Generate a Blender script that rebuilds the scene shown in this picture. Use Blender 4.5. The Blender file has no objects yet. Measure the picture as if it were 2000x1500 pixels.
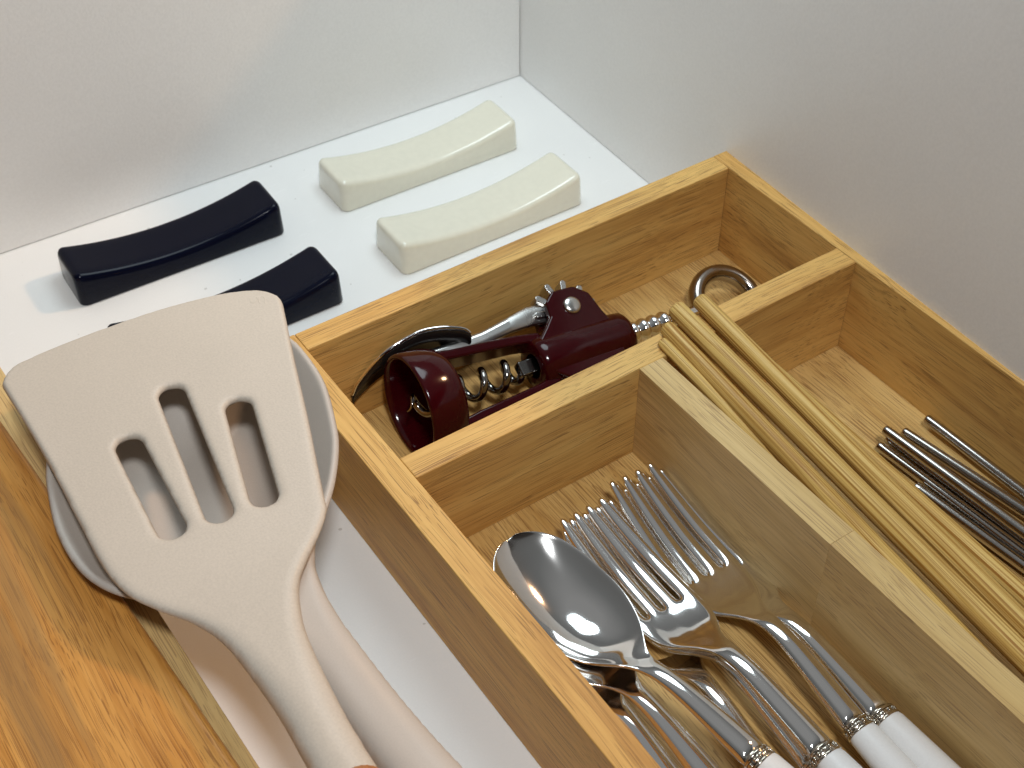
import bpy, bmesh, math, random
import numpy as np
from mathutils import Vector, Matrix, noise
random.seed(4)
S = 0.001                      # all shapes are written in millimetres
sc = bpy.context.scene
col = sc.collection

# ------------------------------------------------------------------ camera
cam_d = bpy.data.cameras.new('camera'); cam = bpy.data.objects.new('camera', cam_d); col.objects.link(cam)
cam_d.sensor_width = 36.0; cam_d.lens = 36.0 * 2733.79 / 2000.0
cam_d.clip_start = 0.01; cam_d.clip_end = 20.0
R_ = ((0.8269370, -0.5622933, -0.0011818), (-0.3923275, -0.5754686, -0.7175758), (0.4028080, 0.5938536, -0.6964794))
rt, dn, fw = [Vector(r) for r in R_]
M = Matrix((rt, -dn, -fw)).transposed().to_4x4()
M.translation = Vector((-355.306, -357.729, 400.83)) * S
cam.matrix_world = M
cam_d.dof.use_dof = True; cam_d.dof.focus_distance = 0.475; cam_d.dof.aperture_fstop = 30.0
sc.camera = cam

# ------------------------------------------------------------------ world and lamps
w = bpy.data.worlds.new('World'); sc.world = w; w.use_nodes = True
nt = w.node_tree; nt.nodes.clear()
N = nt.nodes.new; L = nt.links.new
out = N('ShaderNodeOutputWorld'); bg = N('ShaderNodeBackground'); tc = N('ShaderNodeTexCoord')
sx = N('ShaderNodeSeparateXYZ'); cr = N('ShaderNodeValToRGB')
dp = N('ShaderNodeVectorMath'); dp.operation = 'DOT_PRODUCT'; dp.inputs[1].default_value = (0.05, 0.33, 0.94)
L(tc.outputs['Generated'], dp.inputs[0]); L(dp.outputs['Value'], cr.inputs[0])
e = cr.color_ramp.elements
e[0].position = 0.0; e[0].color = (0.06, 0.050, 0.042, 1)
e[1].position = 0.95; e[1].color = (0.98, 1.0, 1.0, 1)
k = e.new(0.47); k.color = (0.13, 0.112, 0.10, 1)
k = e.new(0.53); k.color = (0.42, 0.42, 0.41, 1)
k = e.new(0.76); k.color = (0.56, 0.58, 0.58, 1)
L(cr.outputs[0], bg.inputs[0]); bg.inputs[1].default_value = 0.26
L(bg.outputs[0], out.inputs[0])

def area(name, loc, target, size, power, color, shape='DISK'):
    d = bpy.data.lights.new(name, 'AREA'); d.shape = shape; d.size = size * S
    d.energy = power; d.color = color
    o = bpy.data.objects.new(name, d); col.objects.link(o)
    o.location = Vector(loc) * S
    o.rotation_euler = (Vector(target) - Vector(loc)).to_track_quat('-Z', 'Y').to_euler()
    return o
area('ceiling_lamp', (-350, -520, 930), (-200, -60, 0), 120, 5.6, (0.95, 0.98, 1.0))
area('cool_ceiling_panel', (-40, 100, 400), (-90, 70, 0), 230, 0.86, (0.80, 0.94, 1.0))
area('warm_room_lamp', (905, -150, 1010), (-180, 0, 40), 110, 8.8, (1.0, 0.60, 0.33))

sc.view_settings.view_transform = 'Standard'; sc.view_settings.look = 'None'
sc.view_settings.exposure = -0.14; sc.view_settings.gamma = 1.0
sc.cycles.max_bounces = 16; sc.cycles.diffuse_bounces = 6; sc.cycles.glossy_bounces = 14

# ------------------------------------------------------------------ materials
def new_mat(name):
    m = bpy.data.materials.new(name); m.use_nodes = True
    t = m.node_tree; b = t.nodes['Principled BSDF']
    return m, t, b
def setp(b, **kw):
    names = dict(color='Base Color', rough='Roughness', metal='Metallic', spec='Specular IOR Level', coat='Coat Weight', coatr='Coat Roughness', sss='Subsurface Weight')
    for k, v in kw.items():
        b.inputs[names[k]].default_value = (*v, 1) if k == 'color' else v
def noise_node(t, vec, scale, detail=3.0, rough=0.5, dist=0.0):
    n = t.nodes.new('ShaderNodeTexNoise'); n.inputs['Scale'].default_value = scale
    n.inputs['Detail'].default_value = detail; n.inputs['Roughness'].default_value = rough
    n.inputs['Distortion'].default_value = dist
    if vec is not None: t.links.new(vec, n.inputs['Vector'])
    return n
def ramp(t, fac, stops):
    r = t.nodes.new('ShaderNodeValToRGB'); t.links.new(fac, r.inputs[0])
    els = r.color_ramp.elements
    els[0].position, els[0].color = stops[0][0], (*stops[0][1], 1)
    els[1].position, els[1].color = stops[-1][0], (*stops[-1][1], 1)
    for p, c in stops[1:-1]:
        k = els.new(p); k.color = (*c, 1)
    return r
def mix(t, a, b, fac, mode='MIX'):
    m = t.nodes.new('ShaderNodeMix'); m.data_type = 'RGBA'; m.blend_type = mode
    if isinstance(fac, float): m.inputs[0].default_value = fac
    else: t.links.new(fac, m.inputs[0])
    for i, s in ((6, a), (7, b)):
        if isinstance(s, tuple): m.inputs[i].default_value = (*s, 1)
        else: t.links.new(s, m.inputs[i])
    return m.outputs[2]
def bump(t, b, h, strength, dist):
    n = t.nodes.new('ShaderNodeBump'); n.inputs['Strength'].default_value = strength
    n.inputs['Distance'].default_value = dist; t.links.new(h, n.inputs['Height'])
    t.links.new(n.outputs[0], b.inputs['Normal'])

def plastic(name, color, rough, var=0.03, bscale=1800, bstr=0.05, spec=0.5, coat=0.0):
    m, t, b = new_mat(name); setp(b, rough=rough, spec=spec, coat=coat)
    tcn = t.nodes.new('ShaderNodeTexCoord')
    n = noise_node(t, tcn.outputs['Object'], bscale, 2)
    n2 = noise_node(t, tcn.outputs['Object'], 25, 3)
    c1 = tuple(c * (1 - var) for c in color); c2 = tuple(min(1, c * (1 + var)) for c in color)
    r = ramp(t, n.outputs[0], [(0.3, c1), (0.7, c2)])
    r2 = ramp(t, n2.outputs[0], [(0.3, (1 - var, ) * 3), (0.7, (1, 1, 1))])
    t.links.new(mix(t, r.outputs[0], r2.outputs[0], 1.0, 'MULTIPLY'), b.inputs['Base Color'])
    bump(t, b, n.outputs[0], bstr, 0.0003)
    return m

def wood(name, axis, light, mid, dark, pore, band=70.0, rough=0.5, streak=0.0, streak_col=(0.2, 0.08, 0.03), seed=0.0, porecut=0.64, fine=900.0, fstr=0.6, pacr=3800.0, pal=34.0, fal=11.0, gdark=(0.74, 0.66, 0.56), gpos=0.30, warpamt=0.007):
    m, t, b = new_mat(name); setp(b, rough=rough, spec=0.35)
    tcn = t.nodes.new('ShaderNodeTexCoord'); oi = t.nodes.new('ShaderNodeObjectInfo')
    add = t.nodes.new('ShaderNodeVectorMath'); add.operation = 'MULTIPLY_ADD'
    cb = t.nodes.new('ShaderNodeCombineXYZ')
    for i, f in enumerate((0.9, 1.7, 2.3)):
        mm = t.nodes.new('ShaderNodeMath'); mm.operation = 'MULTIPLY'; mm.inputs[1].default_value = f
        t.links.new(oi.outputs['Random'], mm.inputs[0]); t.links.new(mm.outputs[0], cb.inputs[i])
    t.links.new(tcn.outputs['Object'], add.inputs[0]); add.inputs[1].default_value = (1, 1, 1)
    t.links.new(cb.outputs[0], add.inputs[2])
    def coords(al, ac):
        mp = t.nodes.new('ShaderNodeVectorMath'); mp.operation = 'MULTIPLY'
        v = [ac, ac, ac]; v[axis] = al; mp.inputs[1].default_value = v
        t.links.new(add.outputs[0], mp.inputs[0]); return mp.outputs[0]
    # warp so that the grain waves slowly
    wv = noise_node(t, coords(9, 14), 1.0, 2)
    warp = t.nodes.new('ShaderNodeVectorMath'); warp.operation = 'MULTIPLY_ADD'
    sc_ = [warpamt] * 3; sc_[axis] = 0
    warp.inputs[1].default_value = sc_
    t.links.new(wv.outputs[1], warp.inputs[0]); t.links.new(add.outputs[0], warp.inputs[2])
    def wcoords(al, ac):
        mp = t.nodes.new('ShaderNodeVectorMath'); mp.operation = 'MULTIPLY'
        v = [ac, ac, ac]; v[axis] = al; mp.inputs[1].default_value = v
        t.links.new(warp.outputs[0], mp.inputs[0]); return mp.outputs[0]
    n1 = noise_node(t, wcoords(7, band), 1.0, 4, 0.6)
    c = ramp(t, n1.outputs[0], [(0.28, dark), (0.46, mid), (0.66, light)]).outputs[0]
    n2 = noise_node(t, wcoords(fal, fine), 1.0, 4, 0.7)
    g = ramp(t, n2.outputs[0], [(gpos, gdark), (0.55, (1, 1, 1)), (0.8, (1.0, 1.0, 1.0))]).outputs[0]
    c = mix(t, c, g, fstr, 'MULTIPLY')
    n3 = noise_node(t, wcoords(pal, pacr), 1.0, 0, 0.4)
    n4 = noise_node(t, wcoords(16, 60), 1.0, 2)
    th = t.nodes.new('ShaderNodeMath'); th.operation = 'MULTIPLY_ADD'; th.inputs[1].default_value = 0.30
    t.links.new(n4.outputs[0], th.inputs[0]); t.links.new(n3.outputs[0], th.inputs[2])
    pr = ramp(t, th.outputs[0], [(porecut + 0.14, (0, 0, 0)), (porecut + 0.20, (1, 1, 1))])
    pf = t.nodes.new('ShaderNodeMath'); pf.operation = 'MULTIPLY'; pf.inputs[1].default_value = 0.68
    t.links.new(pr.outputs[0], pf.inputs[0])
    c = mix(t, c, pore, pf.outputs[0])
    if streak > 0:
        n5 = noise_node(t, wcoords(2.2, 75), 1.0, 2, 0.5)
        sr = ramp(t, n5.outputs[0], [(0.55, (0, 0, 0)), (0.66, (streak,) * 3)])
        c = mix(t, c, streak_col, sr.outputs[0])
    t.links.new(c, b.inputs['Base Color'])
    inv = t.nodes.new('ShaderNodeMath'); inv.operation = 'SUBTRACT'
    t.links.new(n2.outputs[0], inv.inputs[0]); t.links.new(pr.outputs[0], inv.inputs[1])
    bump(t, b, inv.outputs[0], 0.22, 0.0003)
    rr = t.nodes.new('ShaderNodeMapRange'); rr.inputs[3].default_value = rough - 0.08; rr.inputs[4].default_value = rough + 0.12
    t.links.new(n1.outputs[0], rr.inputs[0]); t.links.new(rr.outputs[0], b.inputs['Roughness'])
    return m

RW = dict(light=(0.72, 0.455, 0.148), mid=(0.63, 0.365, 0.108), dark=(0.44, 0.22, 0.055), pore=(0.20, 0.095, 0.032))
wood_x = wood('rubberwood_grain_x', 0, **RW)
wood_y = wood('rubberwood_grain_y', 1, **RW)
wood_base = wood('rubberwood_base', 1, (0.70, 0.47, 0.18), (0.62, 0.39, 0.135), (0.50, 0.28, 0.08), (0.22, 0.095, 0.028), porecut=0.58)
wood_pale = wood('pale_rubberwood', 1, (0.68, 0.49, 0.225), (0.62, 0.43, 0.18), (0.54, 0.35, 0.135), (0.33, 0.2, 0.09), porecut=0.62)
wood_board = wood('acacia_board', 1, (0.68, 0.34, 0.085), (0.57, 0.255, 0.050), (0.40, 0.150, 0.026), (0.26, 0.10, 0.02), band=85, rough=0.40, streak=0.6, streak_col=(0.33, 0.20, 0.08), porecut=0.60, warpamt=0.006, fine=700.0, fal=6.0, gdark=(0.62, 0.50, 0.36), gpos=0.34)
bamboo = wood('bamboo', 1, (0.73, 0.52, 0.185), (0.65, 0.43, 0.13), (0.52, 0.31, 0.075), (0.34, 0.17, 0.035), band=500, rough=0.42, porecut=0.66, fine=1500.0, fstr=1.0, pacr=2600.0, pal=9.0, fal=2.5, gdark=(0.50, 0.34, 0.18), gpos=0.40, warpamt=0.0012)
handle_wood = wood('handle_wood', 1, (0.55, 0.25, 0.10), (0.46, 0.19, 0.07), (0.35, 0.13, 0.04), (0.2, 0.07, 0.02))

white_lam = plastic('white_laminate', (0.80, 0.80, 0.785), 0.42, 0.012, 1300, 0.10)
def laminate_marks(m):
    t = m.node_tree; b = t.nodes['Principled BSDF']; tcn = t.nodes.new('ShaderNodeTexCoord')
    mp = t.nodes.new('ShaderNodeVectorMath'); mp.operation = 'MULTIPLY'; mp.inputs[1].default_value = (90, 420, 300)
    t.links.new(tcn.outputs['Object'], mp.inputs[0])
    n = noise_node(t, mp.outputs[0], 1.0, 1)
    sp = noise_node(t, tcn.outputs['Object'], 330, 0)
    src = b.inputs['Base Color'].links[0].from_socket
    s1 = ramp(t, n.outputs[0], [(0.70, (0, 0, 0)), (0.76, (0.35,) * 3)])
    s2 = ramp(t, sp.outputs[0], [(0.86, (0, 0, 0)), (0.87, (0.5,) * 3)])
    c = mix(t, src, (0.87, 0.87, 0.86), s1.outputs[0]); c = mix(t, c, (0.35, 0.33, 0.30), s2.outputs[0])
    t.links.new(c, b.inputs['Base Color'])
laminate_marks(white_lam)
wall_lam = plastic('wall_laminate', (0.82, 0.81, 0.79), 0.38, 0.022, 750, 0.20)
silicone = plastic('beige_silicone', (0.60, 0.53, 0.445), 0.47, 0.05, 1300, 0.16, spec=0.5)
shaded_silicone = plastic('shaded_beige_silicone', (0.52, 0.465, 0.41), 0.46, 0.03, 2200, 0.08, spec=0.45)  # same beige silicone, with the ladle's shade put into a greyer colour
ivory = plastic('ivory_glaze', (0.74, 0.71, 0.585), 0.15, 0.02, 300, 0.02, coat=0.8)
navy = plastic('navy_glaze', (0.0025, 0.0035, 0.012), 0.14, 0.1, 300, 0.02, spec=0.14, coat=0.0)
burgundy = plastic('burgundy_plastic', (0.032, 0.0010, 0.0024), 0.12, 0.06, 400, 0.03, spec=0.32)
white_handle = plastic('white_handle', (0.74, 0.72, 0.70), 0.36, 0.02, 1500, 0.05)
dark_reflection = plastic('dark_reflection', (0.012, 0.009, 0.008), 0.25, 0.05, 500, 0.03)  # near-black colour stands in for dark reflections in the chrome thumb rest

def metal(name, color, rough, brush=0.0):
    m, t, b = new_mat(name); setp(b, color=color, rough=rough, metal=1.0)
    tcn = t.nodes.new('ShaderNodeTexCoord')
    n = noise_node(t, tcn.outputs['Object'], 60, 3)
    rr = t.nodes.new('ShaderNodeMapRange'); rr.inputs[3].default_value = rough * 0.6; rr.inputs[4].default_value = rough * 1.5
    t.links.new(n.outputs[0], rr.inputs[0]); t.links.new(rr.outputs[0], b.inputs['Roughness'])
    mp = t.nodes.new('ShaderNodeVectorMath'); mp.operation = 'MULTIPLY'; mp.inputs[1].default_value = (1400, 70, 400)
    t.links.new(tcn.outputs['Object'], mp.inputs[0])
    n2 = noise_node(t, mp.outputs[0], 1.0, 2)
    bump(t, b, n2.outputs[0], 0.02 + brush, 0.00005)
    return m
steel = metal('polished_steel', (0.86, 0.84, 0.82), 0.08, 0.03)
dark_steel = metal('dark_nickel', (0.30, 0.285, 0.27), 0.13)
chrome = metal('chrome', (0.86, 0.86, 0.86), 0.08)
stick_steel = metal('stick_steel', (0.46, 0.43, 0.40), 0.15, -0.012)
collar_steel = metal('collar_steel', (0.58, 0.52, 0.44), 0.15)
loop_steel = metal('loop_steel', (0.36, 0.32, 0.285), 0.16)
satin = metal('satin_steel', (0.60, 0.59, 0.57), 0.27, 0.1)

# ------------------------------------------------------------------ object helpers
def tag(o, label=None, cat=None, group=None, kind=None):
    if label: o['label'] = label
    if cat: o['category'] = cat
    if group: o['group'] = group
    if kind: o['kind'] = kind
    return o
def empty(name, loc=(0, 0, 0), mat=None):
    o = bpy.data.objects.new(name, None); col.objects.link(o); o.empty_display_size = 0.01
    if mat is not None: o.matrix_world = mat
    else: o.location = Vector(loc) * S
    return o
def mk(name, verts, faces, m, parent=None, smooth=True, off=(0, 0, 0), mod=None, flip=False):
    """verts in mm; off (mm) is taken away so that the mesh sits relative to its parent"""
    me = bpy.data.meshes.new(name)
    ox, oy, oz = off
    me.from_pydata([((v[0] - ox) * S, (v[1] - oy) * S, (v[2] - oz) * S) for v in verts], [], faces)
    me.update()
    bm = bmesh.new(); bm.from_mesh(me)
    bmesh.ops.remove_doubles(bm, verts=bm.verts, dist=1e-6)
    bmesh.ops.recalc_face_normals(bm, faces=bm.faces)
    bm.to_mesh(me); bm.free()
    me.materials.append(m)
    if smooth:
        for p in me.polygons: p.use_smooth = True
    o = bpy.data.objects.new(name, me); col.objects.link(o)
    if parent: o.parent = parent
    if mod: mod(o)
    return o
def bevel(wd, seg=2):
    def f(o):
        b = o.modifiers.new('bevel', 'BEVEL'); b.width = wd * S; b.segments = seg; b.limit_method = 'ANGLE'; b.harden_normals = True
    return f
def subsurf(n):
    def f(o):
        s = o.modifiers.new('subdivision', 'SUBSURF'); s.levels = n; s.render_levels = n
    return f
def box(name, x0, x1, y0, y1, z0, z1, m, parent=None, off=(0, 0, 0), bw=0.5):
    v = [(x, y, z) for z in (z0, z1) for y in (y0, y1) for x in (x0, x1)]
    f = [(0, 2, 3, 1), (4, 5, 7, 6), (0, 1, 5, 4), (2, 6, 7, 3), (0, 4, 6, 2), (1, 3, 7, 5)]
    return mk(name, v, f, m, parent, True, off, bevel(bw))
def catmull(pts, n, closed=False):
    P = [np.array(p, float) for p in pts]; out = []; m = len(P)
    rng = range(m) if closed else range(m - 1)
    for i in rng:
        if closed: a, b, c, d = P[(i - 1) % m], P[i], P[(i + 1) % m], P[(i + 2) % m]
        else: a, b, c, d = P[max(i - 1, 0)], P[i], P[i + 1], P[min(i + 2, m - 1)]
        for k in range(n):
            t = k / n
            out.append(0.5 * ((2 * b) + (-a + c) * t + (2 * a - 5 * b + 4 * c - d) * t * t + (-a + 3 * b - 3 * c + d) * t ** 3))
    if not closed: out.append(P[-1])
    return out
def tube(path, radii, seg=16, closed=False, flat=1.0, up=(0, 0, 1), round_ends=True):
    """tube along a path; flat scales the section along the up direction"""
    P = [np.array(p, float) for p in path]; n = len(P)
    if not hasattr(radii, '__len__'): radii = [radii] * n
    radii = list(radii)
    if round_ends and not closed:
        t0 = (P[0] - P[1]) / np.linalg.norm(P[0] - P[1]); t1 = (P[-1] - P[-2]) / np.linalg.norm(P[-1] - P[-2])
        r0, r1 = radii[0], radii[-1]
        f = 0.55 if round_ends is True else round_ends
        pre = [(P[0] + t0 * r0 * f, r0 * 0.05), (P[0] + t0 * r0 * f * .92, r0 * 0.55), (P[0] + t0 * r0 * f * .5, r0 * 0.88)]
        post = [(P[-1] + t1 * r1 * f * .5, r1 * 0.88), (P[-1] + t1 * r1 * f * .92, r1 * 0.55), (P[-1] + t1 * r1 * f, r1 * 0.05)]
        P = [p for p, _ in pre] + P + [p for p, _ in post]; radii = [r for _, r in pre] + radii + [r for _, r in post]
        n = len(P)
    V = []; F = []; up = np.array(up, float)
    for i in range(n):
        if closed: t = P[(i + 1) % n] - P[(i - 1) % n]
        else: t = P[min(i + 1, n - 1)] - P[max(i - 1, 0)]
        t /= np.linalg.norm(t) + 1e-12
        s = np.cross(t, up); s /= np.linalg.norm(s) + 1e-12; u = np.cross(s, t)
        for k in range(seg):
            a = 2 * math.pi * k / seg
            V.append(P[i] + s * math.cos(a) * radii[i] + u * math.sin(a) * radii[i] * flat)
    for i in range(n if closed else n - 1):
        for k in range(seg):
            a, b = i * seg + k, i * seg + (k + 1) % seg
            c, d = ((i + 1) % n) * seg + (k + 1) % seg, ((i + 1) % n) * seg + k
            F.append((a, b, c, d))
    if not closed:
        F.append(tuple(range(seg))); F.append(tuple((n - 1) * seg + k for k in range(seg)))
    return V, F
def join(*vf):
    V = []; F = []
    for v, f in vf:
        o = len(V); V += list(v); F += [tuple(i + o for i in q) for q in f]
    return V, F
def rbox(cx, cy, cz, sx_, sy_, sz_, rot=0.0):
    c, s = math.cos(rot), math.sin(rot); V = []
    for z in (-1, 1):
        for y in (-1, 1):
            for x in (-1, 1):
                X, Y = x * sx_ / 2, y * sy_ / 2
                V.append((cx + X * c - Y * s, cy + X * s + Y * c, cz + z * sz_ / 2))
    return V, [(0, 2, 3, 1), (4, 5, 7, 6), (0, 1, 5, 4), (2, 6, 7, 3), (0, 4, 6, 2), (1, 3, 7, 5)]
def prism(poly, z0, z1):
    n = len(poly)
    V = [(x, y, z0) for x, y in poly] + [(x, y, z1) for x, y in poly]
    F = [tuple(range(n))[::-1], tuple(range(n, 2 * n))] + [(i, (i + 1) % n, n + (i + 1) % n, n + i) for i in range(n)]
    return V, F
def dup(root, mat):
    r = root.copy(); col.objects.link(r); r.matrix_world = mat
    for ch in list(root.children):
        c = ch.copy(); col.objects.link(c); c.parent = r
        for g in ch.children:
            d = g.copy(); col.objects.link(d); d.parent = c
    return r

# ------------------------------------------------------------------ the drawer (turned 1.8 degrees against the tray)
DA = -0.0316
def drot(x, y):      # drawer frame -> world (origin at the drawer's far right corner)
    c, s = math.cos(DA), math.sin(DA); return (12.37 + x * c - y * s, 175.74 + x * s + y * c)
def drawer_box(name, x0, x1, y0, y1, z0, z1, m):
    V = [(*drot(x, y), z) for z in (z0, z1) for y in (y0, y1) for x in (x0, x1)]
    f = [(0, 2, 3, 1), (4, 5, 7, 6), (0, 1, 5, 4), (2, 6, 7, 3), (0, 4, 6, 2), (1, 3, 7, 5)]
    o = mk(name, V, f, m, None, True, (0, 0, 0), bevel(0.6)); tag(o, kind='structure'); return o
drawer_box('drawer_floor', -620, 14, -640, 14, -8, 0, white_lam)
drawer_box('back_wall', -620, -0.35, 0.25, 16, 0.25, 190, wall_lam)
drawer_box('right_wall', 0, 16, -640, 16, 0.25, 190, wall_lam)

# ------------------------------------------------------------------ right cutlery tray
TT = 49.06
def tray(x_in0, x_in1, y_back, y_front, main=True):
    """outer wooden tray; inner faces at x_in0 / x_in1, y_back / y_front"""
    base = ((x_in0 + x_in1) / 2, (y_back + y_front) / 2, 0)
    r = empty('cutlery_tray', base)
    th = 10.96
    box('side_panel', x_in1, x_in1 + th, y_front - 10.5, y_back + 10.49, 0, TT, wood_y, r, base)
    box('side_panel', x_in0 - th, x_in0, y_front - 10.5, y_back + 10.49, 0, TT, wood_y, r, base)
    box('back_panel', x_in0 + .04, x_in1 - .04, y_back, y_back + 10.44, 0, TT - .05, wood_x, r, base)
    box('front_panel', x_in0 + .04, x_in1 - .04, y_front - 10.44, y_front, 0, TT - .05, wood_x, r, base)
    box('tray_base', x_in0 + .1, x_in1 - .1, y_front + .1, y_back - .1, 0.4, 4.06, wood_base, r, base, 0.2)
    return r, base
tr, tb_ = tray(-204.19, 0.0, 0.0, -334.0)
tag(tr, 'rubberwood cutlery tray with three compartments, standing against the right wall', 'tray')
box('cross_divider', -204.15, -0.04, -77.18, -66.12, 4.1, TT - .08, wood_x, tr, tb_)
# long divider glued up from two lengths, with a thin glue line between them
box('long_divider', -108.78, -98.06, -177.0, -77.22, 4.1, TT - .12, wood_pale, tr, tb_, 0.2)
box('long_divider', -108.80, -98.08, -333.9, -177.03, 4.1, TT - .10, wood_pale, tr, tb_, 0.2)

# left tray, only its right wall edge shows beside the board
b2 = (-380.0, -120.0, 0)
t2 = empty('cutlery_tray', b2)
tag(t2, 'second wooden tray at the left, mostly under the orange-brown board, its pale rim showing', 'tray')
def skew(o):   # follows the drawer's own direction
    for v in o.data.vertices:
        p = v.co / S + Vector(b2); v.co = (Vector((p.x - (p.y + 58) * 0.0185, p.y, p.z)) - Vector(b2)) * S
skew(box('side_panel', -310.3, -299.3, -344, 96, 0, TT, wood_pale, t2, b2))
skew(box('back_panel', -500, -310.4, 85.6, 96, 0, TT - .05, wood_x, t2, b2))
skew(box('front_panel', -500, -310.4, -344, -333.6, 0, TT - .05, wood_x, t2, b2))
skew(box('side_panel', -511, -500.1, -344, 96, 0, TT, wood_y, t2, b2))
skew(box('tray_base', -499.9, -310.5, -333.5, 85.5, 0.4, 4.06, wood_base, t2, b2, 0.2))

# board lying on the left tray
bb = (-400, -110, 50)
def board():
    poly = [(-312.6, 40), (-311.9, 27), (-304.6, -115), (-298.9, -226), (-292.5, -350), (-520, -362), (-541, 30)]
    V, F = prism(poly, 49.4, 57.6)
    o = mk('wooden_board', V, F, wood_board, None, True, bb, bevel(3.4, 6)); o.location = Vector(bb) * S
    tag(o, 'orange-brown wooden board with streaky grain lying at the lower left corner', 'board')
board()

# ------------------------------------------------------------------ concave glazed rests
def rest_mesh():
    # rounded block 98 x 28, top sags along its length
    nx, ny = 36, 12
    lx, ly = 49.0, 14.2
    def topz(u): return 16.6 - 7.2 * (1 - abs(u) ** 2.0)
    V = []; F = []
    # superellipse ring profile: build as grid wrapped over a rounded block
    seg = []
    # cross-section (y,z) around: bottom-left up over the top to bottom-right
    def section(u, H):
        pts = []
        ry = 3.0
        yb, yt = ly, ly - 1.3
        prof = [(-yb + .5, 0), (-yb, 0.7)]
        for k in range(0, 6):
            a = k / 5 * math.pi / 2
            prof.append((-(yt - ry) - ry * math.cos(a), H - ry + ry * math.sin(a)))
        mid = [(-(yt - ry) + (2 * (yt - ry)) * q / 6, H + 0.0) for q in range(1, 6)]
        prof += mid
        for k in range(5, -1, -1):
            a = k / 5 * math.pi / 2
            prof.append(((yt - ry) + ry * math.cos(a), H - ry + ry * math.sin(a)))
        prof += [(yb, 0.7), (yb - .5, 0)]
        return prof
    us = []
    for i in range(nx + 1):
        us.append(-1 + 2 * i / nx)
    rings = []
    # end caps: shrink the section inwards along rounded corner of radius 2.2
    rc = 3.6
    def ring(x, inset, drop):
        H = topz(max(-1, min(1, x / lx))) - drop
        pr = section(0, H); out = []
        for y, z in pr:
            ys = y * (ly - inset) / ly
            out.append((x, ys, min(z, H)))
        return out
    for k in range(6):
        a = math.pi / 2 * k / 5
        rings.append(ring(-lx + rc - rc * math.cos(a), rc * (1 - math.sin(a)), rc * (1 - math.sin(a))))
    n_in = 30
    for i in range(1, n_in):
        x = -lx + rc + (2 * lx - 2 * rc) * i / n_in
        rings.append(ring(x, 0, 0))
    for k in range(5, -1, -1):
        a = math.pi / 2 * k / 5
        rings.append(ring(lx - rc + rc * math.cos(a), rc * (1 - math.sin(a)), rc * (1 - math.sin(a))))
    m = len(rings[0])
    for r in rings: V += r
    for i in range(len(rings) - 1):
        for k in range(m - 1):
            F.append((i * m + k, i * m + k + 1, (i + 1) * m + k + 1, (i + 1) * m + k))
        F.append((i * m + m - 1, i * m, (i + 1) * m, (i + 1) * m + m - 1))
    F.append(tuple(range(m))); F.append(tuple((len(rings) - 1) * m + k for k in range(m)))
    return V, F
RV, RF = rest_mesh()
def rest(cx, cy, rz, m, label, mesh=None):
    if mesh is None:
        o = mk('cutlery_rest', RV, RF, m)
    else:
        o = bpy.data.objects.new('cutlery_rest', mesh); col.objects.link(o)
    o.location = (cx * S, cy * S, 0.2 * S); o.rotation_euler = (0, 0, rz)
    tag(o, label, 'cutlery rest', 'four glazed concave rests on the drawer floor')
    return o
i1 = rest(-74.6, 136.0, -0.025, ivory, 'ivory glazed rest nearest the back corner of the drawer')
rest(-75.2, 81.0, -0.015, ivory, 'ivory glazed rest next to the back edge of the cutlery tray', i1.data)
n1_ = rest(-202.0, 140.9, -0.032, navy, 'navy blue glazed rest lying in full view by the back wall')
rest(-203.6, 82.0, -0.012, navy, 'navy blue glazed rest partly hidden behind the spatula head', n1_.data)

# ------------------------------------------------------------------ outline-driven solids (spatula, ladle)
def sd_grid(outline, X, Y):
    """signed distance (positive inside) and nearest point to a closed polygon, for flat arrays X, Y"""
    P = np.array(outline); Q = np.roll(P, -1, 0)
    best = np.full(X.shape, 1e18); bx = np.zeros_like(X); by = np.zeros_like(Y); cross = np.zeros(X.shape, int)
    for (ax, ay), (cx_, cy_) in zip(P, Q):
        dx, dy = cx_ - ax, cy_ - ay; l2 = dx * dx + dy * dy
        if l2 < 1e-12: continue
        t = np.clip(((X - ax) * dx + (Y - ay) * dy) / l2, 0, 1)
        px, py = ax + t * dx, ay + t * dy
        d = (X - px) ** 2 + (Y - py) ** 2
        mm = d < best; best[mm] = d[mm]; bx[mm] = px[mm]; by[mm] = py[mm]
        if abs(dy) > 1e-12:
            con = ((ay > Y) != (cy_ > Y)) & (X < dx * (Y - ay) / dy + ax); cross += con
    ins = cross % 2 == 1
    return np.where(ins, 1, -1) * np.sqrt(best), bx, by
def slot_sd(a, b, r, X, Y):
    ax, ay = a; dx, dy = b[0] - a[0], b[1] - a[1]
    t = np.clip(((X - ax) * dx + (Y - ay) * dy) / (dx * dx + dy * dy), 0, 1)
    px, py = ax + t * dx, ay + t * dy; d = np.hypot(X - px, Y - py) + 1e-9
    return d - r, px + (X - px) / d * r, py + (Y - py) / d * r
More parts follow.
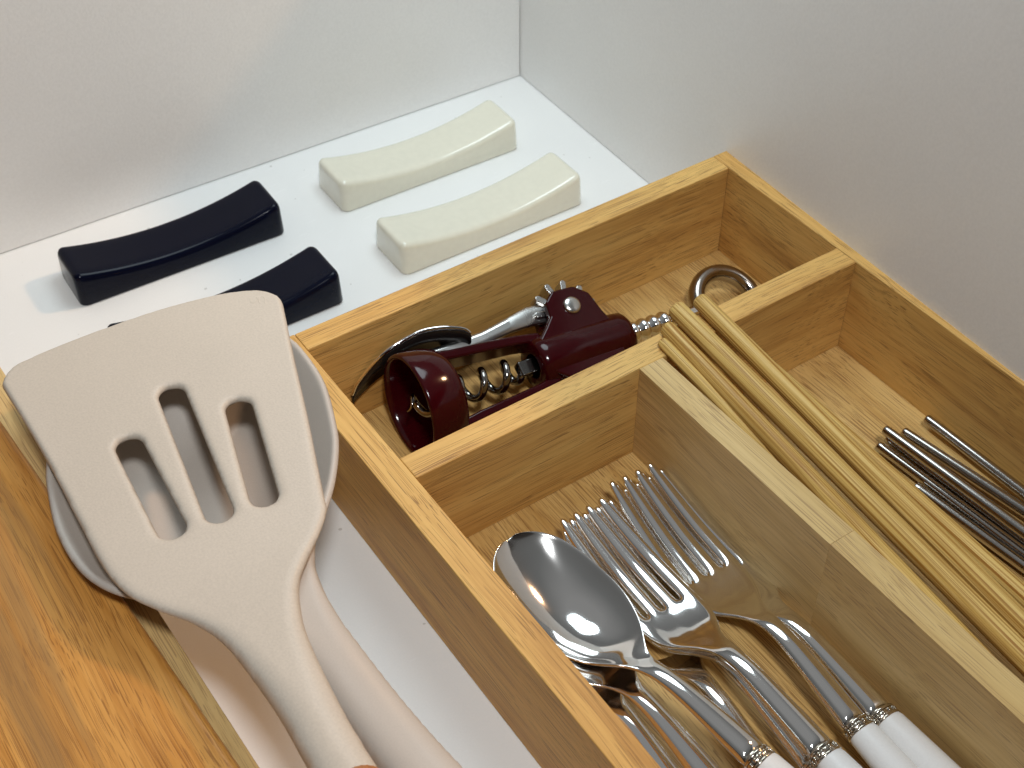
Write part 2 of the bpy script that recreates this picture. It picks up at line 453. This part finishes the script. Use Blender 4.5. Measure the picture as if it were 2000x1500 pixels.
def slab(name, outline, cell, zfun, tfun, m, parent, off, slots=(), smooth_it=3):
    P = np.array(outline); x0, y0 = P.min(0) - 1; x1, y1 = P.max(0) + 1
    xs = np.arange(x0, x1, cell); ys = np.arange(y0, y1, cell)
    gx, gy = np.meshgrid(xs, ys, indexing='ij'); X = gx.ravel().copy(); Y = gy.ravel().copy()
    d, bx, by = sd_grid(outline, X, Y); sl = np.full(X.shape, 1e9)
    for a, b, r in slots:
        ds, sx2, sy2 = slot_sd(a, b, r, X, Y); mm = ds < d
        d = np.where(mm, ds, d); bx = np.where(mm, sx2, bx); by = np.where(mm, sy2, by); sl = np.minimum(sl, ds)
    keep = d > -0.5 * cell; snap = np.abs(d) <= 0.5 * cell
    X[snap] = bx[snap]; Y[snap] = by[snap]; d[snap] = 0
    Z = zfun(X, Y, d, sl); T = tfun(X, Y, d, sl)
    nX, nY = len(xs), len(ys)
    idx = -np.ones(X.shape, int); kk = np.nonzero(keep)[0]; idx[kk] = np.arange(len(kk)); n = len(kk)
    idb = idx.copy(); free = kk[~snap[kk]]; idb[free] = n + np.arange(len(free))
    V = np.concatenate([np.stack([X[kk], Y[kk], Z[kk] + T[kk] / 2], 1), np.stack([X[free], Y[free], Z[free] - T[free] / 2], 1)])
    V[:n][snap[kk], 2] = Z[kk][snap[kk]]
    G = np.arange(nX * nY).reshape(nX, nY)
    q = np.stack([G[:-1, :-1], G[1:, :-1], G[1:, 1:], G[:-1, 1:]], -1).reshape(-1, 4)
    cnt = keep[q].sum(1); F = []
    full = q[cnt == 4]
    full = full[~snap[full].all(1)]
    F += idx[full].tolist(); F += idb[full][:, ::-1].tolist()
    tri = q[cnt == 3]
    for r in tri:
        p = [v for v in r if keep[v]]
        if all(snap[v] for v in p): continue
        F.append([int(idx[v]) for v in p]); F.append([int(idb[v]) for v in p][::-1])
    me = bpy.data.meshes.new(name)
    V = (V - np.array(off)) * S
    me.from_pydata(V.tolist(), [], F); me.update()
    me.materials.append(m)
    me.polygons.foreach_set('use_smooth', [True] * len(me.polygons))
    o = bpy.data.objects.new(name, me); col.objects.link(o)
    if parent: o.parent = parent
    sm = o.modifiers.new('smooth', 'SMOOTH'); sm.factor = 0.5; sm.iterations = smooth_it; sm.use_x = False; sm.use_y = False
    return o
def sstep(a, b, x):
    t = np.clip((x - a) / (b - a), 0, 1); return t * t * (3 - 2 * t)

# spatula: head and neck are one silicone piece, then a wooden handle
SPR = [(-209.6, 4.0), (-211.6, -1.9), (-219.7, -24.3), (-228.9, -50.9), (-238.6, -77.3), (-242.0, -86.5), (-244.1, -91.6), (-249.6, -97.7), (-258.1, -105.2), (-263.5, -110.8), (-267.4, -118.2), (-270.9, -129.0), (-273.5, -145.9), (-275.3, -164.1), (-275.7, -178.5), (-276.3, -208.0)]
SPL = [(-292.5, -208.0), (-291.8, -187.3), (-291.1, -166.6), (-290.2, -148.6), (-290.8, -130.1), (-292.2, -117.6), (-296.3, -106.9), (-302.6, -97.0), (-307.7, -86.7), (-309.6, -73.4), (-309.0, -54.9), (-307.8, -25.2), (-307.5, -0.7), (-307.7, 15.9), (-306.9, 20.4), (-302.9, 24.4), (-297.6, 26.1), (-278.2, 26.7), (-250.0, 25.0), (-228.0, 20.8), (-215.9, 15.9), (-211.6, 12.1), (-209.4, 8.0)]
sp_base = (-280, -120, 60)
sp = empty('spatula', sp_base)
tag(sp, 'beige silicone slotted spatula lying face up across the drawer at the left', 'spatula')
sp_out = [p for p in catmull([(x, y) for x, y in SPR + SPL], 6, True)]
def sp_z(X, Y, d, sl):
    return 71.5 - 0.0 * X
def sp_t(X, Y, d, sl):
    hk = sstep(-92, -158, Y)              # 0 on the head, 1 on the neck
    T = 3.4 + 10.0 * hk; r = 1.5 + 3.5 * sstep(-20, -85, Y) * 0.6 + 4.6 * hk
    u = np.clip(d / r, 0, 1); prof = np.sqrt(np.clip(1 - (1 - u) ** 2, 0, 1))
    t = T * (0.12 + 0.88 * prof); t = np.where(d <= 0, 0, t)
    near = np.clip(sl / 2.8, 0, 1); t2 = 3.4 * (0.30 + 0.70 * np.sqrt(np.clip(1 - (1 - near) ** 2, 0, 1)))
    return np.where(sl < 2.8, np.minimum(t, t2), t)
slab('blade', sp_out, 0.6, sp_z, sp_t, silicone, sp, sp_base,
     [((-283.5, -32.3), (-286.5, -70.9), 4.5), ((-262.3, -18.2), (-271.7, -73.1), 4.5), ((-246.6, -36.4), (-257.2, -75.1), 4.5)])
V, F = tube([(-283.7, -179.0, 71.8), (-284.0, -183.5, 71.8), (-284.6, -207, 71.8), (-285.4, -242, 70), (-286.4, -292, 66), (-287, -320, 64)], [8.35, 8.75, 9.0, 9.4, 9.4, 8.0], 28, flat=0.86)
mk('handle', V, F, handle_wood, sp, True, sp_base)

# faint moulded mark near the blade's corner: a small hook and arch
mv = []
for pth in (catmull([(-218.4, 11.3), (-219.4, 8.9), (-218.2, 8.0), (-216.8, 8.8), (-216.4, 10.4)], 5), catmull([(-217.0, 6.9), (-216.2, 9.2), (-214.9, 9.8), (-214.3, 8.4), (-215.5, 5.9)], 5)):
    mv.append(tube([(p[0], p[1], 73.17) for p in pth], 0.20, 8, flat=0.6))
V, F = join(*mv); mk('moulded_mark', V, F, silicone, sp, True, sp_base)

# ladle below it
LR = [(-255.2, -139.4), (-257.2, -119.1), (-255.9, -106.2), (-253.7, -100.7), (-250.2, -95.2), (-243.8, -88.8), (-235.0, -79.2), (-226.3, -66.6), (-221.2, -55.9), (-214.7, -36.3), (-212.9, -19.5), (-213.7, -8.6), (-218.2, 1.1), (-230.0, 9.0), (-247.8, 13.9), (-267.4, 13.4), (-287.1, 7.0), (-299.9, -3.8), (-307.8, -18.6), (-311.5, -29.4), (-315.3, -46.9), (-315.5, -63.8), (-312.3, -75.5), (-306.3, -84.6), (-297.9, -92.3), (-288.0, -98.9), (-280.0, -106.2), (-276.3, -114.5), (-274.5, -126.6), (-272.7, -140.6), (-269.6, -175.0), (-268.2, -206.0), (-248.6, -206.0), (-250.6, -175.0)]
la_base = (-262, -60, 40)
la = empty('ladle', la_base)
tag(la, 'beige silicone ladle with a wide round bowl, lying under the spatula', 'ladle')
la_out = [p for p in catmull(LR, 5, True)]
def la_z(X, Y, d, sl):
    hd = sstep(-104, -72, Y)
    rim = 66.0 - 0.0 * X
    z = rim - 24.0 * hd * np.sin(np.clip((d - 2.0) / 34.0, 0, 1) * math.pi / 2) ** 1.0
    return z - 18.8 * sstep(-90, -172, Y) * 1.0
def la_t(X, Y, d, sl):
    hk = sstep(-88, -140, Y); T = 2.6 + 12.5 * hk; r = 1.2 + 7.5 * hk
    u = np.clip(d / r, 0, 1); t = T * (0.15 + 0.85 * np.sqrt(np.clip(1 - (1 - u) ** 2, 0, 1)))
    return np.where(d <= 0, 0, t)
slab('bowl', la_out, 0.45, la_z, la_t, shaded_silicone, la, la_base, smooth_it=8)
V, F = tube([(-258.4, -204, 45.6), (-258, -240, 43), (-257, -300, 39)], [9.6, 9.6, 8.8], 24, flat=0.85)
mk('handle', V, F, handle_wood, la, True, la_base)

# ------------------------------------------------------------------ cutlery
def interp(tab, y):
    ys = [t[0] for t in tab]; return float(np.interp(y, ys, [t[1] for t in tab]))
def shell(rows, active):
    """rows: list of (y, xs, tops, bottoms); active(i, k): strip k exists between rows i and i+1"""
    V = []; F = []; K = len(rows[0][1])
    for y, xs, tp, bt in rows:
        for x, z in zip(xs, tp): V.append((x, y, z))
        for x, z in zip(xs, bt): V.append((x, y, z))
    def T(i, k): return i * 2 * K + k
    def B(i, k): return i * 2 * K + K + k
    n = len(rows)
    for i in range(n - 1):
        for k in range(K - 1):
            if not active(i, k): continue
            F.append((T(i, k), T(i, k + 1), T(i + 1, k + 1), T(i + 1, k)))
            F.append((B(i, k + 1), B(i, k), B(i + 1, k), B(i + 1, k + 1)))
            if k == 0 or not active(i, k - 1): F.append((T(i, k), T(i + 1, k), B(i + 1, k), B(i, k)))
            if k == K - 2 or not active(i, k + 1): F.append((T(i, k + 1), B(i, k + 1), B(i + 1, k + 1), T(i + 1, k + 1)))
            if i == 0 or not active(i - 1, k): F.append((T(i, k), B(i, k), B(i, k + 1), T(i, k + 1)))
            if i == n - 2 or not active(i + 1, k): F.append((T(i + 1, k), T(i + 1, k + 1), B(i + 1, k + 1), B(i + 1, k)))
    used = sorted({v for f in F for v in f}); mp = {v: j for j, v in enumerate(used)}
    return [V[v] for v in used], [tuple(mp[v] for v in f) for f in F]

FZ = [(0, 0.0), (20, 2.6), (34, 4.2), (44, 3.2), (52, -1.5), (60, -6), (70, -8.2), (80, -8.2), (95, -6.8), (110, -3.6), (124, 0)]
FW = [(0, 5.0), (12, 4.6), (30, 3.6), (42, 3.3), (48, 3.9), (53, 5.6), (57, 8.4), (61, 10.9), (66, 12.2), (73, 12.5), (84, 12.2), (100, 11.5), (124, 10.4)]
FT = [(0, 6.6), (20, 5.0), (40, 3.0), (52, 2.2), (64, 2.0), (75, 2.7), (124, 2.7)]
def fork_mesh():
    rows = []; ys = [0, 5, 15, 25, 34, 40, 45, 50, 54, 58, 62, 67, 72, 75.5, 79, 86, 94, 103, 112, 119, 124]
    root_i = ys.index(75.5)
    for y in ys:
        hw = interp(FW, y); z = interp(FZ, y); th = interp(FT, y)
        tw = float(np.interp(y, [75, 90, 106, 116, 124], [2.85, 2.85, 2.65, 2.25, 1.5]))
        cs = [(-1 + 2 * k / 3) * (hw - 2.0) for k in range(4)]
        hx = []
        for c in cs: hx += [c - tw, c + tw]
        ev = [(-1 + 2 * k / 7) * hw for k in range(8)]
        b = float(sstep(50, 72, np.array(y))); xs = [h * b + e_ * (1 - b) for h, e_ in zip(hx, ev)]
        el = 1 - float(sstep(38, 62, np.array(y)))
        tp = []; bt = []
        for x in xs:
            f = math.sqrt(max(0, 1 - min(1, abs(x) / (hw * 1.02)) ** 2)); f = f * el + (1 - el)
            dish = (1 - el) * 0.7 * (abs(x) / hw) ** 2
            tp.append(z + th / 2 * f + dish); bt.append(z - th / 2 * f + dish)
        rows.append((y, xs, tp, bt))
    return shell(rows, lambda i, k: i < root_i or k % 2 == 0)
SZ = [(0, 0), (20, 1.2), (36, 0.8), (46, -2.5), (56, -2.6), (80, -1.6), (107, 0)]
SWd = [(0, 5.0), (14, 4.4), (30, 3.3), (41, 3.3), (45, 3.9), (48, 5.4), (51, 8.0), (54, 11.0), (58, 14.0), (63, 16.4), (68, 17.8), (73, 18.6), (81, 18.7), (90, 17.6), (97, 15.0), (101, 12.4), (103.5, 9.9), (105.2, 7.4), (106.3, 4.8), (106.9, 2.0)]
SD = [(42, 0.0), (50, 1.8), (58, 6.2), (67, 9.4), (78, 10.0), (86, 8.8), (95, 6.2), (103, 2.8), (107, 0.6)]
STh = [(0, 6.4), (20, 4.8), (40, 3.0), (52, 2.0), (66, 1.5), (107, 1.3)]
def spoon_mesh():
    rows = []; ys = [0, 5, 14, 24, 32, 38, 42, 45, 48, 51, 54, 58, 63, 68, 73, 78, 83, 88, 93, 97, 99.5, 101.5, 103.5, 105.2, 106.3, 106.9]
    K = 13
    for y in ys:
        hw = interp(SWd, y); z = interp(SZ, y); th = interp(STh, y); dp = interp(SD, y) if y > 40 else 0.0
        xs = [math.sin((-1 + 2 * k / (K - 1)) * math.pi / 2) * hw * 0.35 + (-1 + 2 * k / (K - 1)) * hw * 0.65 for k in range(K)]
        el = 1 - float(sstep(38, 60, np.array(y))); tp = []; bt = []
        for x in xs:
            q = min(1, abs(x) / hw)
            f = math.sqrt(max(0, 1 - (q / 1.02) ** 2)) * el + (1 - el)
            dish = -dp * (1 - q ** 2.2)
            tp.append(z + th / 2 * f + dish); bt.append(z - th / 2 * f + dish)
        bend = -1.6 * float(sstep(44, 62, np.array(y))) * (1 - float(sstep(75, 107, np.array(y))))
        rows.append((y, [x + bend for x in xs], tp, bt))
    return shell(rows, lambda i, k: True)
def frame(tip, fer, roll=0.0):
    t, f = Vector(tip), Vector(fer); y = (t - f).normalized(); x = y.cross(Vector((0, 0, 1))).normalized(); z = x.cross(y)
    m = Matrix((x, y, z)).transposed() @ Matrix.Rotation(roll, 3, 'Y'); m = m.to_4x4(); m.translation = f * S; return m
def ferrule_and_handle(root):
    # beaded collar and a white handle of oval section
    ring = tube([(0, 0.5, 0), (0, 0.1, 0), (0, -0.5, 0)], [4.95, 5.25, 5.2], 32, flat=0.80, round_ends=0.0)
    ring2 = tube([(0, -2.5, 0), (0, -3.0, 0), (0, -3.4, 0)], [5.3, 5.4, 5.3], 32, flat=0.80, round_ends=0.0)
    inner = tube([(0, 0.4, 0), (0, -3.3, 0)], [4.9, 4.95], 32, flat=0.80, round_ends=0.0)
    beads = []
    for k in range(14):
        a = 2 * math.pi * k / 14; cx_, cz_ = math.cos(a) * 4.9, math.sin(a) * 4.9 * 0.8
        beads.append(tube([(cx_, -1.1, cz_), (cx_, -1.9, cz_)], [0.5, 0.5], 8, round_ends=0.6))
    V, F = join(ring, ring2, inner, *beads)
    mk('collar', V, F, collar_steel, root)
    V, F = tube([(0, -3.3, 0), (0, -4.6, 0), (0, -25, -0.4), (0, -50, -0.8), (0, -75, -1), (0, -92, -1)], [5.0, 5.35, 6.1, 6.7, 6.9, 6.2], 28, flat=0.80)
    mk('handle', V, F, white_handle, root)
def make_fork():
    r = empty('fork')
    V, F = fork_mesh(); mk('fork_head', V, F, steel, r, mod=subsurf(2)); ferrule_and_handle(r); return r
def make_spoon():
    r = empty('spoon')
    V, F = spoon_mesh(); mk('spoon_bowl', V, F, steel, r, mod=subsurf(2)); ferrule_and_handle(r); return r

forks = [
 ((-150.0, -100.1, 18.0), (-149.8, -222.2, 24.0), 0.0, 'white-handled fork just right of the spoons, uppermost of its pair'),
 ((-144.3, -100.2, 12.0), (-149.0, -220.2, 13.5), 0.0, 'white-handled fork lying directly beneath the left-hand fork beside the spoons'),
 ((-124.4, -96.5, 17.5), (-129.4, -217.9, 15.0), 0.0, 'white-handled fork of the right-hand pair, the one further from the long divider'),
 ((-118.9, -96.8, 11.5), (-118.9, -218.9, 13.0), 0.0, 'white-handled fork lying closest to the long divider of the tray'),
 ((-147.5, -99.0, 8.5), (-162.5, -220.6, 10.0), 0.0, 'lowest fork, its neck coming out from under the top spoon and crossing beneath its handle'),
]
fk = make_fork()
for i, (tip, fer, roll, lab) in enumerate(forks):
    m = frame(tip, fer, roll); o = fk if i == 0 else dup(fk, m); o.matrix_world = m
    tag(o, lab, 'fork', 'forks in the front left compartment')
spoons = [
 ((-189.4, -109.6, 40.0), (-172.2, -215.7, 33.0), 0.10, 'polished spoon lying on top of the stack, its whole bowl facing up'),
 ((-186.0, -109.5, 35.0), (-183.4, -216.2, 22.0), 0.0, 'spoon nested directly under the top spoon, its neck left of it'),
 ((-186.5, -107.5, 30.0), (-190.6, -214.0, 13.0), 0.0, 'lowest spoon of the stack, its neck closest to the left tray wall'),
]
sn = make_spoon()
for i, (tip, fer, roll, lab) in enumerate(spoons):
    m = frame(tip, fer, roll); o = sn if i == 0 else dup(sn, m); o.matrix_world = m
    tag(o, lab, 'spoon', 'spoons stacked by the left wall of the tray')

# ------------------------------------------------------------------ chopsticks
def stick(name, a, b, length, r0, r1, m, label, cat, group, seg=16, power=0.5, sq=False):
    a, b = Vector(a), Vector(b); y = (b - a).normalized(); x = y.cross(Vector((0, 0, 1))).normalized(); z = x.cross(y)
    mt = Matrix((x, y, z)).transposed().to_4x4(); mt.translation = a * S
    P = [(0, length * t, 0) for t in (0, .01, .1, .25, .5, .75, 1)]
    rr = [r0 + (r1 - r0) * (t ** power) for t in (0, .01, .1, .25, .5, .75, 1)]
    V, F = tube(P, rr, seg, round_ends=0.45)
    o = mk(name, V, F, m); o.matrix_world = mt
    tag(o, label, cat, group); return o
gB = 'bamboo chopsticks lying over the right compartment'
stick('bamboo_chopstick', (-80.3, -63.2, 53.2), (-82.6, -185.7, 43.2), 235, 3.7, 4.3, bamboo, 'thickest bamboo chopstick, second from the right of those reaching over the cross divider', 'chopstick', gB)
stick('bamboo_chopstick', (-69.6, -64.1, 53.0), (-73.7, -191.6, 43.0), 235, 3.3, 4.0, bamboo, 'bamboo chopstick whose end points at the corkscrew ring', 'chopstick', gB)
stick('bamboo_chopstick', (-88.9, -68.4, 52.0), (-92.9, -178.3, 43.0), 235, 3.1, 3.9, bamboo, 'bamboo chopstick pressed along the long divider, sinking behind its top', 'chopstick', gB)
stick('bamboo_chopstick', (-94.6, -72.6, 51.2), (-93.8, -102.8, 46.6), 235, 2.1, 3.3, bamboo, 'thin-ended bamboo chopstick, leftmost at the junction of the two dividers', 'chopstick', gB)
stick('bamboo_chopstick', (-66.4, -84.0, 46.5), (-63.2, -211.2, 36.5), 235, 2.4, 3.8, bamboo, 'bamboo chopstick nearest the steel chopsticks, low under its neighbour', 'chopstick', gB)
gS = 'steel chopsticks in the right compartment'
steels = [
 ((-28.4, -130.4, 15.2), (-25.2, -193.5, 16.2), 'steel chopstick resting on top of the bundle with a bright glint'),
 ((-17.0, -131.0, 8.0), (-10.6, -184.0, 8.6), 'steel chopstick on the right side of the bundle'),
 ((-24.9, -130.2, 8.2), (-20.9, -193.0, 8.2), 'steel chopstick lying under the top one in the bundle'),
 ((-30.2, -130.6, 7.6), (-25.6, -197.6, 7.8), 'steel chopstick whose tip is leftmost in the bundle'),
 ((-34.2, -153.8, 7.8), (-30.0, -201.0, 7.8), 'steel chopstick emerging from under the bamboo chopsticks'),
 ((-5.4, -131.6, 9.0), (-3.9, -179.5, 8.8), 'steel chopstick lying apart against the right wall of the tray'),
]
for a, b, lab in steels:
    stick('steel_chopstick', a, b, 175, 2.0, 3.05, stick_steel, lab, 'chopstick', gS, power=0.9)

# ------------------------------------------------------------------ corkscrew, local frame: x along its axis, y towards the back, z up
ck_m = Matrix.Rotation(-0.056, 4, 'Z') @ Matrix.Rotation(0.099, 4, 'Y') @ Matrix.Rotation(0.481, 4, 'X'); ck_m.translation = Vector((-178, -26.3, 25.4)) * S
ck = empty('corkscrew', mat=ck_m)
tag(ck, 'burgundy winged corkscrew with a steel lever lying in the back compartment', 'corkscrew')
# centring cup: a wide ring with thick wall, slightly flared
def cup():
    prof = [(0.0, 19.2), (0.0, 20.6), (0.8, 21.2), (5, 21.0), (11, 20.3), (14.8, 19.0), (16.8, 17.6), (17.4, 16.0), (16.4, 15.4), (13, 16.6), (8, 17.7), (1.2, 18.6)]
    seg = 64; V = []; F = []; n = len(prof)
    for x, r in prof:
        for k in range(seg):
            a = 2 * math.pi * k / seg; V.append((x, r * math.cos(a), r * math.sin(a)))
    for i in range(n):
        for k in range(seg):
            j = (i + 1) % n; F.append((i * seg + k, i * seg + (k + 1) % seg, j * seg + (k + 1) % seg, j * seg + k))
    return V, F
V, F = cup(); mk('cup', V, F, burgundy, ck, mod=subsurf(1))
# frame: two side rails and the housing with its two pivot ears
for s in (1, -1):
    pts = [(14.5, 14.9 * s, 0), (24, 13.4 * s, 0), (38, 12.2 * s, 0), (52, 10.9 * s, 0), (62, 9.2 * s, 0)]
    V = []; F = []; hz = 6.2
    for x, y, z in pts:
        for dy, dz in ((-2.0, -hz), (2.0, -hz), (2.0, hz), (-2.0, hz)): V.append((x, y + dy, dz * (0.92 if x > 50 else 1)))
    for i in range(len(pts) - 1):
        for k in range(4): F.append((i * 4 + k, i * 4 + (k + 1) % 4, (i + 1) * 4 + (k + 1) % 4, (i + 1) * 4 + k))
    F += [(0, 1, 2, 3), tuple(len(pts) * 4 - 4 + k for k in range(4))]
    mk('rail', V, F, burgundy, ck, mod=bevel(1.1, 3))
prof = [(56, 5.2), (56, 9.5), (57, 10.6), (60, 11.0), (95, 10.6), (99, 10.2), (100.6, 8.6), (101, 5)]
seg = 48; V = []; F = []
for x, r in prof:
    for k in range(seg):
        a = 2 * math.pi * k / seg; V.append((x, r * math.cos(a), r * math.sin(a)))
for i in range(len(prof) - 1):
    for k in range(seg): F.append((i * seg + k, i * seg + (k + 1) % seg, (i + 1) * seg + (k + 1) % seg, (i + 1) * seg + k))
F.append(tuple((len(prof) - 1) * seg + k for k in range(seg)))
mk('housing', V, F, burgundy, ck)
def hexear(s):
    # two cheek plates with the gear between them
    base = [(58, 6), (64, 11), (68.2, 15), (69.2, 21.4), (73.7, 25.0), (83.7, 24.6), (89.2, 20), (91.2, 11), (93, 6)]
    out_ = []
    for z0, z1 in ((4.4, 8.6), (-8.6, -4.4)):
        out_.append(prism([(x, y * s) for x, y in base], z0, z1))
    return join(*out_)
for s in (1, -1):
    V, F = hexear(s); mk('pivot_ear', V, F, burgundy, ck, mod=bevel(1.0, 3))
    V, F = prism([(62, 8.5 * s), (66, 12.5 * s), (69, 15.5 * s), (90, 15.5 * s), (92, 9 * s)], -4.5, 4.5)
    mk('pivot_web', V, F, burgundy, ck, mod=bevel(.8, 2))
    cy = 16.6 * s; V = []; F = []
    rp = [(3.75, 8.5), (3.75, 9.2), (3.3, 9.7), (2.0, 10.05), (0.6, 10.15), (0.01, 10.15)]
    for r, z in rp:
        for k in range(28):
            a = 2 * math.pi * k / 28; V.append((79.2 + r * math.cos(a), cy + r * math.sin(a), z))
    for i in range(len(rp) - 1):
        for k in range(28): F.append((i * 28 + k, i * 28 + (k + 1) % 28, (i + 1) * 28 + (k + 1) % 28, (i + 1) * 28 + k))
    mk('rivet', V, F, satin, ck)
    # gear wheel end of the lever
    poly = []
    for k in range(11):
        a0 = 2 * math.pi * k / 11 + 0.10
        for da, r in ((-0.28, 8.6), (-0.14, 9.2), (-0.105, 13.4), (-0.04, 14.3), (0.04, 14.3), (0.105, 13.4), (0.14, 9.2), (0.26, 8.6)):
            poly.append((79.2 + r * math.cos(a0 + da), cy + r * math.sin(a0 + da)))
    if s < 0: poly = poly[::-1]
    lev = empty('lever'); lev.parent = ck
    gv = prism(poly, -3.2, 3.2)
    mk('gear', *gv, satin, lev, mod=bevel(.5, 2))
    # arm: a flat bar that runs back beside the rail
    A = [(74, 19.5 * s, 0.0, 5.4), (64, 20.4 * s, 0, 5.2), (54, 19.4 * s, 0, 3.9), (42, 18.0 * s, -1.5, 3.5), (28, 18.0 * s, -3.5, 3.6), (10, 18.6 * s, -5, 3.6)]
    if s < 0: A = [(x, y, z - 0, w_) for x, y, z, w_ in A]
    V = []; F = []
    for x, y, z, w_ in A:
        for dy, dz in ((-w_, -1.6), (w_, -1.6), (w_, 0.6), (w_ * .5, 1.5), (-w_ * .5, 1.5), (-w_, 0.6)): V.append((x, y + dy * 0.8, z + dz))
    for i in range(len(A) - 1):
        for k in range(6): F.append((i * 6 + k, i * 6 + (k + 1) % 6, (i + 1) * 6 + (k + 1) % 6, (i + 1) * 6 + k))
    F += [tuple(range(6)), tuple((len(A) - 1) * 6 + k for k in range(6))]
    mk('arm', V, F, satin, lev, mod=bevel(.6, 2))
    if s > 0:
        # curved thumb rest: a bent plate that stands on its edge, chrome rim on top
        Wp = [(-188.8, -1.6, 18.5), (-185.0, -1.6, 24.5), (-174.3, -3.1, 34), (-160.9, -4.2, 38), (-151.3, -7.0, 38.4), (-143.1, -10.6, 36.5), (-140.7, -12.8, 34.5)]
        ri = ck_m.inverted()
        Lp = [(ri @ (Vector(p) * S)) / S for p in Wp]
        cp = catmull([tuple(p) for p in Lp], 6)
        V, F = tube(cp, [0.4 + 0.5 * math.sin(math.pi * min(1, .12 + .88 * i / (len(cp) - 1))) ** .5 for i in range(len(cp))], 12)
        mk('lever_rim', V, F, chrome, lev)
        n = len(cp); V = []; F = []
        for i, p in enumerate(cp):
            t = i / (n - 1); h = 1.0 + 11.0 * math.sin(math.pi * min(1, t * .9 + .05)) ** .8
            for dy, dz in ((0.5, -0.3), (-1.2, -0.6), (-1.8 - h * .28, -h), (-0.1 - h * .22, -h)): V.append((p[0], p[1] + dy, p[2] + dz))
        for i in range(n - 1):
            for k in range(4): F.append((i * 4 + k, i * 4 + (k + 1) % 4, (i + 1) * 4 + (k + 1) % 4, (i + 1) * 4 + k))
        F += [(0, 1, 2, 3), tuple((n - 1) * 4 + k for k in range(4))]
        mk('thumb_rest', V, F, dark_reflection, lev)
# screw
hp = []
for i in range(0, 221):
    t = i / 220; x = -1 + 52 * t; a = -x / 10.2 * 2 * math.pi + 2.2
    r = 4.7 * min(1, .25 + t * 6) * (1 - float(sstep(.93, 1.0, np.array(t)))) + 0.2
    hp.append((x, r * math.cos(a), r * math.sin(a)))
V, F = tube(hp, [0.25 + 1.35 * min(1, i / 30) for i in range(len(hp))], 12)
mk('worm', V, F, dark_steel, ck)
V, F = rbox(55.5, 0, 0, 13, 6.4, 5.0); mk('shank', V, F, dark_steel, ck, mod=bevel(.7, 2))
# rack spindle and the loop at its end
prof = [(100, 2.6)]
for k in range(4):
    x = 101.5 + k * 5.2; prof += [(x, 2.9), (x + 1.1, 4.6), (x + 2.6, 5.1), (x + 4.1, 4.6), (x + 5.1, 2.9)]
prof += [(124, 3.0), (137, 3.0)]
seg = 24; V = []; F = []
for x, r in prof:
    for k in range(seg):
        a = 2 * math.pi * k / seg; V.append((x, r * math.cos(a), r * math.sin(a)))
for i in range(len(prof) - 1):
    for k in range(seg): F.append((i * seg + k, i * seg + (k + 1) % seg, (i + 1) * seg + (k + 1) % seg, (i + 1) * seg + k))
mk('rack', V, F, chrome, ck)
lp = []
for k in range(48):
    a = 2 * math.pi * k / 48; lp.append((153.2 + 14.0 * math.cos(a), 14.2 * math.sin(a), 0))
V, F = tube(lp, 3.4, 20, closed=True, flat=1.25)
mk('loop', V, F, loop_steel, ck)
